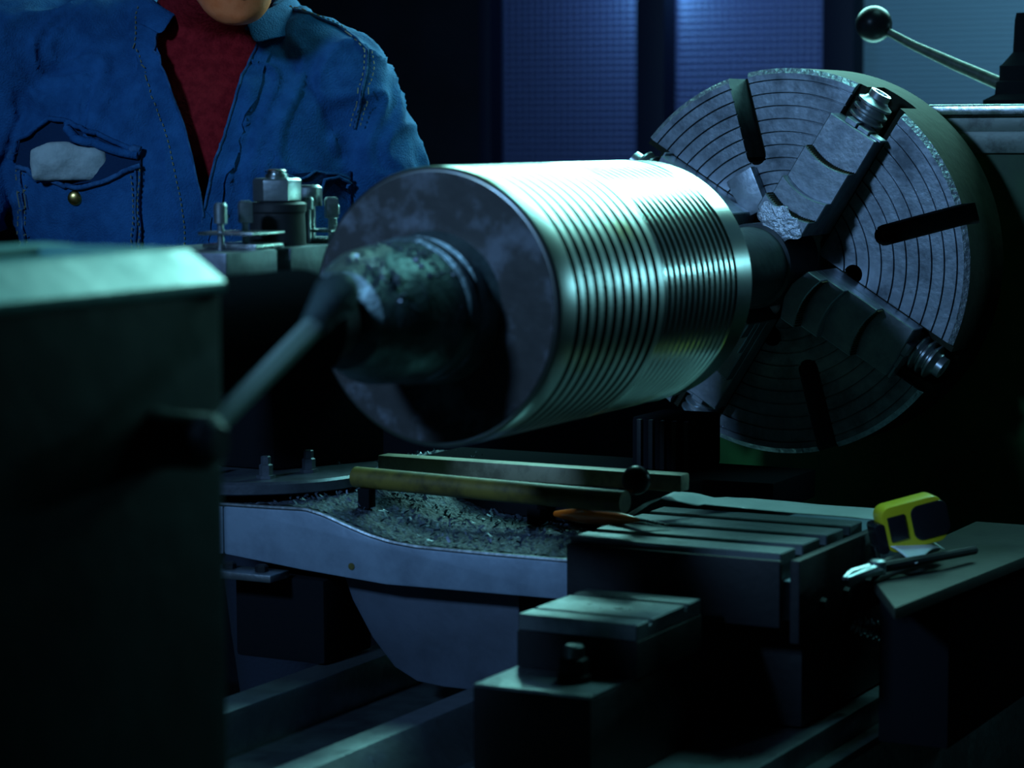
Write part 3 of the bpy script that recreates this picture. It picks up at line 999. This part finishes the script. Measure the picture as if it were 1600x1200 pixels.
def legs(d):
    g = G()
    for s in (-1, 1):
        g.add(tube([(s * .09, 0, .84), (s * .10, -.01, .66), (s * .105, -.02, .47), (s * .105, 0, .30), (s * .105, .02, .07)], [.088 + d, .076 + d, .056 + d, .054 + d, .040 + d], 18))
    return g


raw = torso(-.012).add(yoke(-.012)).add(arms(-.010)).add(head()).add(neck(0)).add(legs(0))
raw.add(hand(HR, ER, -1)).add(hand(HL, EL, 1))
for s in (-1, 1):
    raw.add(tube([(s * .105, .03, .06), (s * .108, -.05, .045), (s * .112, -.13, .03)], [.042, .036, .026], 14))
skin = remeshed(raw, .0055, 3)
skin.x(ML)
per = thing('person', 'machinist in open blue denim shirt over dark red turtleneck bending behind the lathe', 'person', tuple(PW))
obj('body', skin, M['skin'], per, smooth=180)
for s in (-1, 1):
    ey = obj('eye', sphere((s * .029, -.0765, .006), .0112, 20, 14).x(ML @ HX), M['eye'], per)
    obj('iris', sphere((s * .029, -.0868, .0035), .0042, 14, 8, 1, .35, 1).x(ML @ HX), M['hair'], ey)
    obj('eyelid', sphere((s * .029, -.0765, .0085), .0122, 20, 12, 1.15, 1, .75).x(ML @ HX), M['skin'], ey)
    obj('eyebrow', tube([(s * .012, -.090, .020), (s * .028, -.0905, .0255), (s * .046, -.078, .021)], [.002, .0032, .0015], 8).x(ML @ HX), M['hair'], per)
for z, r, h in ((-.0635, .0062, 1.0), (-.0735, .0072, 1.0)):
    obj('lip', tube([(-.025, -.084, -.069), (-.012, -.0935, z + .001), (0, -.0965, z), (.012, -.0935, z + .001), (.025, -.084, -.069)], [.002, r * .8, r, r * .8, .002], 12).x(ML @ HX), M['lip'], per)
hair = loft([(0, .035, -.05, .058, .060), (0, .030, -.02, .072, .078), (0, .020, .03, .079, .090), (0, .010, .065, .078, .098), (0, .008, .095, .066, .086), (0, .010, .118, .040, .054), (0, .010, .126, .012, .016)], 32)
obj('hair', remeshed(hair, .006, 2).x(ML @ HX), M['hair'], per, smooth=180)
sw = remeshed(torso(-.004).add(neck(.009)), .008, 3)
sw.v = [(a, b, c) for a, b, c in sw.v]
me_keep = [q for q in sw.f if np.mean([sw.v[i][2] for i in q]) > .8]
obj('turtleneck', G(sw.v, me_keep).x(ML), M['red'], per, smooth=180)
tg = loft([(0, 0, .74, .155, .115), (0, 0, .80, .175, .125), (0, 0, .93, .178, .135)], 32).add(legs(.014))
obj('trousers', remeshed(tg, .01, 3).x(ML), M['trouser'], per, smooth=180)
for s in (-1, 1):
    sh_ = loft([(s * .108, -.03, .0, .048, .13), (s * .108, -.03, .03, .050, .132), (s * .107, -.02, .055, .046, .115), (s * .106, .01, .085, .044, .07), (s * .106, .02, .12, .046, .052)], 24)
    obj('shoe', sh_.x(ML), M['black'], per)

# --- denim shirt, open at the neck
jk = remeshed(torso(.014).add(yoke(.012)).add(arms(.013, .93)), .0065, 4)
V = jk.arr()
nrm = np.zeros_like(V)
for q in jk.f:
    p = V[list(q)]
    nn = np.cross(p[1] - p[0], p[2] - p[0])
    for i in q:
        nrm[i] += nn
nrm /= np.linalg.norm(nrm, axis=1)[:, None] + 1e-12


def fold(v):
    x, y, z = v
    a = mnoise.noise(Vector((x * 20 + z * 4, y * 9, z * 3.5)))
    b = mnoise.noise(Vector((x * 11 - z * 7, y * 11 + 7, z * 9 + 3)))
    c = mnoise.noise(Vector((x * 60, y * 40, z * 16 + 9)))
    d = abs(a) ** .7 * math.copysign(1, a)
    e = mnoise.noise(Vector((x * 22 + 2.0 * b, y * 9, z * 2.4 + 20)))
    e = 1 - min(1, abs(e) * 3.0)
    return .0055 * d + .0070 * b + .0006 * c + .0095 * e * e


dsp = np.array([fold(v) for v in V])
V = V + nrm * dsp[:, None]
ZL = [lz(q) for q in (345, 335, 300, 250, 200, 150, 110, 70, 20, -40, -80)]
XL = [lx(q) for q in (329, 327, 323, 313, 300, 283, 265, 250, 244, 244, 250)]
XR = [lx(q) for q in (329, 331, 338, 350, 367, 381, 393, 410, 425, 430, 420)]


def edge_l(z):
    return float(np.interp(z, ZL, XL))


def edge_r(z):
    return float(np.interp(z, ZL, XR))


# pull the front edges apart exactly along the two placket lines
keep = []
snapL = {}
for fi, q in enumerate(jk.f):
    c = V[list(q)].mean(0)
    if c[1] < .0 and c[2] > ZL[0] and edge_l(c[2]) < c[0] < edge_r(c[2]):
        continue
    if (c[2] > 1.41 and math.hypot(c[0] + .005, c[1] - .012) < .082) or c[2] < .80:
        continue
    keep.append(q)
jacket = G(V, keep)
shirt = obj('denim_shirt', G(jacket.v, jacket.f).x(ML), M['denim'], per, smooth=180)
so = shirt.modifiers.new('thick', 'SOLIDIFY')
so.thickness = .002
bvh = BVHTree.FromPolygons([Vector(p) for p in V], [tuple(q) for q in jk.f])


def surf(x, z, off=.0):
    h = bvh.ray_cast(Vector((x, -1.5, z)), Vector((0, 1, 0)))
    if h[0] is None:
        h = bvh.find_nearest(Vector((x, -.1, z)))
        return h[0] + h[1] * off
    n = h[1] if h[1].y < 0 else -h[1]
    return h[0] + n * off


def patch(rows, off, thick=.003):
    """rows: list of equally long lists of (x, z); a cloth patch lying on the shirt"""
    n = len(rows[0])
    top = [surf(x, z, off) for r in rows for x, z in r]
    bot = [surf(x, z, off - thick) for r in rows for x, z in r]
    N = len(top)
    f = []
    R = len(rows)
    for i in range(R - 1):
        for j in range(n - 1):
            a = i * n + j
            f.append((a, a + 1, a + n + 1, a + n))
            f.append((N + a, N + a + n, N + a + n + 1, N + a + 1))
    ring = [j for j in range(n)] + [i * n + n - 1 for i in range(1, R)] + [(R - 1) * n + j for j in range(n - 2, -1, -1)] + [i * n for i in range(R - 2, 0, -1)]
    for a, b in zip(ring, ring[1:] + ring[:1]):
        f.append((a, N + a, N + b, b))
    return G(top + bot, f)


def grid(px_left, px_right, pys, n=8):
    """between two px curves given per py"""
    return [[(lx(a + (b - a) * k / (n - 1)), lz(y)) for k in range(n)] for a, b, y in zip(px_left, px_right, pys)]


pys = list(range(10, 400, 13))
pl_r = [320 + (edge_l(lz(y)) / 3.23 * 3906) + 3 for y in pys]
obj('placket', patch(grid([a - 40 - 4 * math.sin(i * .7) for i, a in enumerate(pl_r)], [a + (2 if y < 330 else 10) for a, y in zip(pl_r, pys)], pys, 7), .007, .006).x(ML), M['denim'], shirt, smooth=60)
pr_l = [320 + (edge_r(lz(y)) / 3.23 * 3906) for y in pys]
obj('placket', patch(grid([a - 3 for a in pr_l], [a + 26 + 3 * math.sin(i * .8) for i, a in enumerate(pr_l)], pys, 7), .004, .004).x(ML), M['denim'], shirt, smooth=60)


def piping(pts, r, off, m, name, parent):
    P = [surf(lx(a), lz(b), off) for a, b in pts]
    return obj(name, tube(P, r, 8).x(ML), m, parent, smooth=60)


def dense(pts, step=6):
    out = []
    for (a, b), (c, d) in zip(pts, pts[1:]):
        n = max(1, int(math.hypot(c - a, d - b) / step))
        out += [(a + (c - a) * k / n, b + (d - b) * k / n) for k in range(n)]
    return out + [pts[-1]]


piping(dense(list(zip([a + 1 for a in pl_r], pys))[:26]), .0016, .0075, M['denim_edge'], 'placket_edge', shirt)
piping(dense(list(zip([a - 2 for a in pr_l], pys))[2:]), .0018, .005, M['denim_edge'], 'placket_edge', shirt)


def stitches(lines, off=.0045):
    g = G()
    for pts in lines:
        D = dense(pts, 4.2)
        for i in range(0, len(D) - 1, 2):
            a, b = surf(lx(D[i][0]), lz(D[i][1]), off), surf(lx(D[i + 1][0]), lz(D[i + 1][1]), off)
            if (a - b).length < .02 and (a - b).length > 1e-4:
                g.add(tube([a, b], .0008, 5))
    return g


# pocket on the wearer's right breast: gaping, with a rag in it
bag_pys = [0, .12, .25, .4, .55, .7, .85, 1.0]
rows = []
for t in bag_pys:
    r = []
    for k in range(13):
        s = k / 12
        x = 34 + (236 - 34) * s
        ytop = 257 + 28 * math.sin(PI * s) ** 1.2
        r.append((lx(x), lz(ytop + (430 - ytop) * t)))
    rows.append(r)
pk = obj('pocket', patch(rows, .007, .005).x(ML), M['denim'], shirt, smooth=60)
piping(dense([(34 + 202 * k / 16, 258 + 28 * math.sin(PI * k / 16) ** 1.2) for k in range(17)]), .0035, .010, M['denim_edge'], 'pocket_hem', pk)
# dark patch painting the shade in the pocket mouth above the hem
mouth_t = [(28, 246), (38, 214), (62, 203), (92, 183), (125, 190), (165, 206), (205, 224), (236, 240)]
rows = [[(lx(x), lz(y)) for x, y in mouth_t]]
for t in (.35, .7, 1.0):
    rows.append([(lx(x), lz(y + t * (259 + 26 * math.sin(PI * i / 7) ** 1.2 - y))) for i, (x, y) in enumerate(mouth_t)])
obj('pocket_shade_patch', patch(rows, .005, .003).x(ML), M['denim_dark'], pk, smooth=60)
piping(dense(mouth_t), [.0035] * len(dense(mouth_t)), .010, M['denim'], 'pocket_flap_edge', pk)
piping(dense([(122, 191), (130, 214), (165, 222), (205, 238), (232, 243)]), .006, .010, M['denim'], 'pocket_flap', pk)
piping([(222, 238), (228, 233), (236, 236)], .006, .010, M['denim_edge'], 'pocket_corner', pk)
piping([(24, 244), (28, 236), (33, 232)], .005, .010, M['denim_edge'], 'pocket_corner', pk)
b0 = surf(lx(132), lz(304), .009)
obj('button', sphere((b0.x, b0.y, b0.z), .0098, 24, 14, 1, .5, 1).x(ML), M['brass'], pk)
# second pocket
rows = []
for t in (0, .3, .6, 1):
    rows.append([(lx(430 + 125 * k / 10), lz(266 + 8 * math.sin(PI * k / 10) + (395 - 266) * t)) for k in range(11)])
pk2 = obj('pocket', patch(rows, .006, .004).x(ML), M['denim'], shirt, smooth=60)
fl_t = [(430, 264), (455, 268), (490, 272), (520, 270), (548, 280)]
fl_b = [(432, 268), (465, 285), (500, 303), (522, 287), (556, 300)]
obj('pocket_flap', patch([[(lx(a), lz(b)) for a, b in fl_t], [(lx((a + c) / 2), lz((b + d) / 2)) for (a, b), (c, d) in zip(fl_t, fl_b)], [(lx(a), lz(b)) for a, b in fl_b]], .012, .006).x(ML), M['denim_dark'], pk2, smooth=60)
piping(dense(fl_t), .002, .013, M['denim_edge'], 'pocket_hem', pk2)
piping(dense([(498, 300), (512, 282), (524, 275), (552, 290)]), .0022, .015, M['denim_edge'], 'pocket_hem', pk2)
# shoulder seams
seam = [(452, 8), (490, 18), (530, 36), (562, 58), (580, 76), (578, 110), (570, 150), (560, 200)]
piping(dense(seam), .0022, .002, M['denim_edge'], 'seam', shirt)
piping(dense([(40, 262), (41, 320), (39, 385)]), .0016, .009, M['denim_edge'], 'seam', pk)
piping(dense([(229, 264), (230, 320), (228, 385)]), .0016, .009, M['denim_edge'], 'seam', pk)
st = stitches([[(450, 12), (490, 23), (530, 42), (560, 64), (573, 80)], [(572, 80), (571, 110), (563, 150), (553, 200)], [(584, 80), (585, 110), (577, 150), (567, 200)],
               [(46, 270), (47, 320), (45, 385)], [(34, 262), (35, 320), (33, 385)], [(223, 270), (224, 320), (222, 385)], [(235, 262), (236, 320), (234, 385)]], .010)
st.add(stitches([[(a - 30, y) for a, y in zip(pl_r, pys)]], .0085))
so_ = obj('stitching', st.x(ML), M['thread'], shirt, smooth=0)
so_['kind'] = 'stuff'

# collar: stand and fold, open at the front
rows_c = [[], [], []]
N = 40
for k in range(N + 1):
    t = math.radians(-62 + (360 - 56) * k / N)          # from the front right round the back to the front left
    fr = max(0, -math.sin(t)) ** 1.5
    cx, cy = .012, .012
    ca, sa = math.cos(t), math.sin(t)
    rows_c[0].append((cx + .088 * ca, cy + .092 * sa, 1.432 - .035 * fr - .06 * (ca * .088)))
    rows_c[1].append((cx + .094 * ca, cy + .100 * sa, 1.474 - .050 * fr - .06 * (ca * .088)))
    rows_c[2].append((cx + .122 * ca, cy + .132 * sa - .012 * fr, 1.428 - .055 * fr + .006 * math.sin(5 * t) - .10 * (ca * .122)))
Vc = [p for r in rows_c for p in r]
Fc = [(i * (N + 1) + j, i * (N + 1) + j + 1, (i + 1) * (N + 1) + j + 1, (i + 1) * (N + 1) + j) for i in range(2) for j in range(N)]


def colmods(t):
    a = t.modifiers.new('sol', 'SOLIDIFY')
    a.thickness = .004
    a.offset = 0
    b = t.modifiers.new('sub', 'SUBSURF')
    b.levels = b.render_levels = 2


cg = evaluated(G(Vc, Fc), colmods)
obj('collar', cg.x(ML), M['denim'], shirt, smooth=180)

# the rag in the pocket rests there: a thing of its own
c0 = surf(lx(137), lz(249), .015)
rag = remeshed(box(c0.x - .052, c0.x + .050, c0.y - .007, c0.y + .014, c0.z - .026, c0.z + .016).add(sphere((c0.x - .014, c0.y - .003, c0.z + .006), .024, 20, 12, 1.5, .5, .9)).add(
    sphere((c0.x + .025, c0.y - .002, c0.z + .002), .020, 20, 12, 1.4, .5, .9)), .003, 45)
rv = rag.arr()
rag.v = [tuple(v + .0028 * np.array(mnoise.noise_vector(Vector(v * 48)))) for v in rv]
tag(obj('rag', rag.x(ML), M['cloth'], smooth=180), 'pale folded rag stuffed in the denim shirt pocket', 'rag')
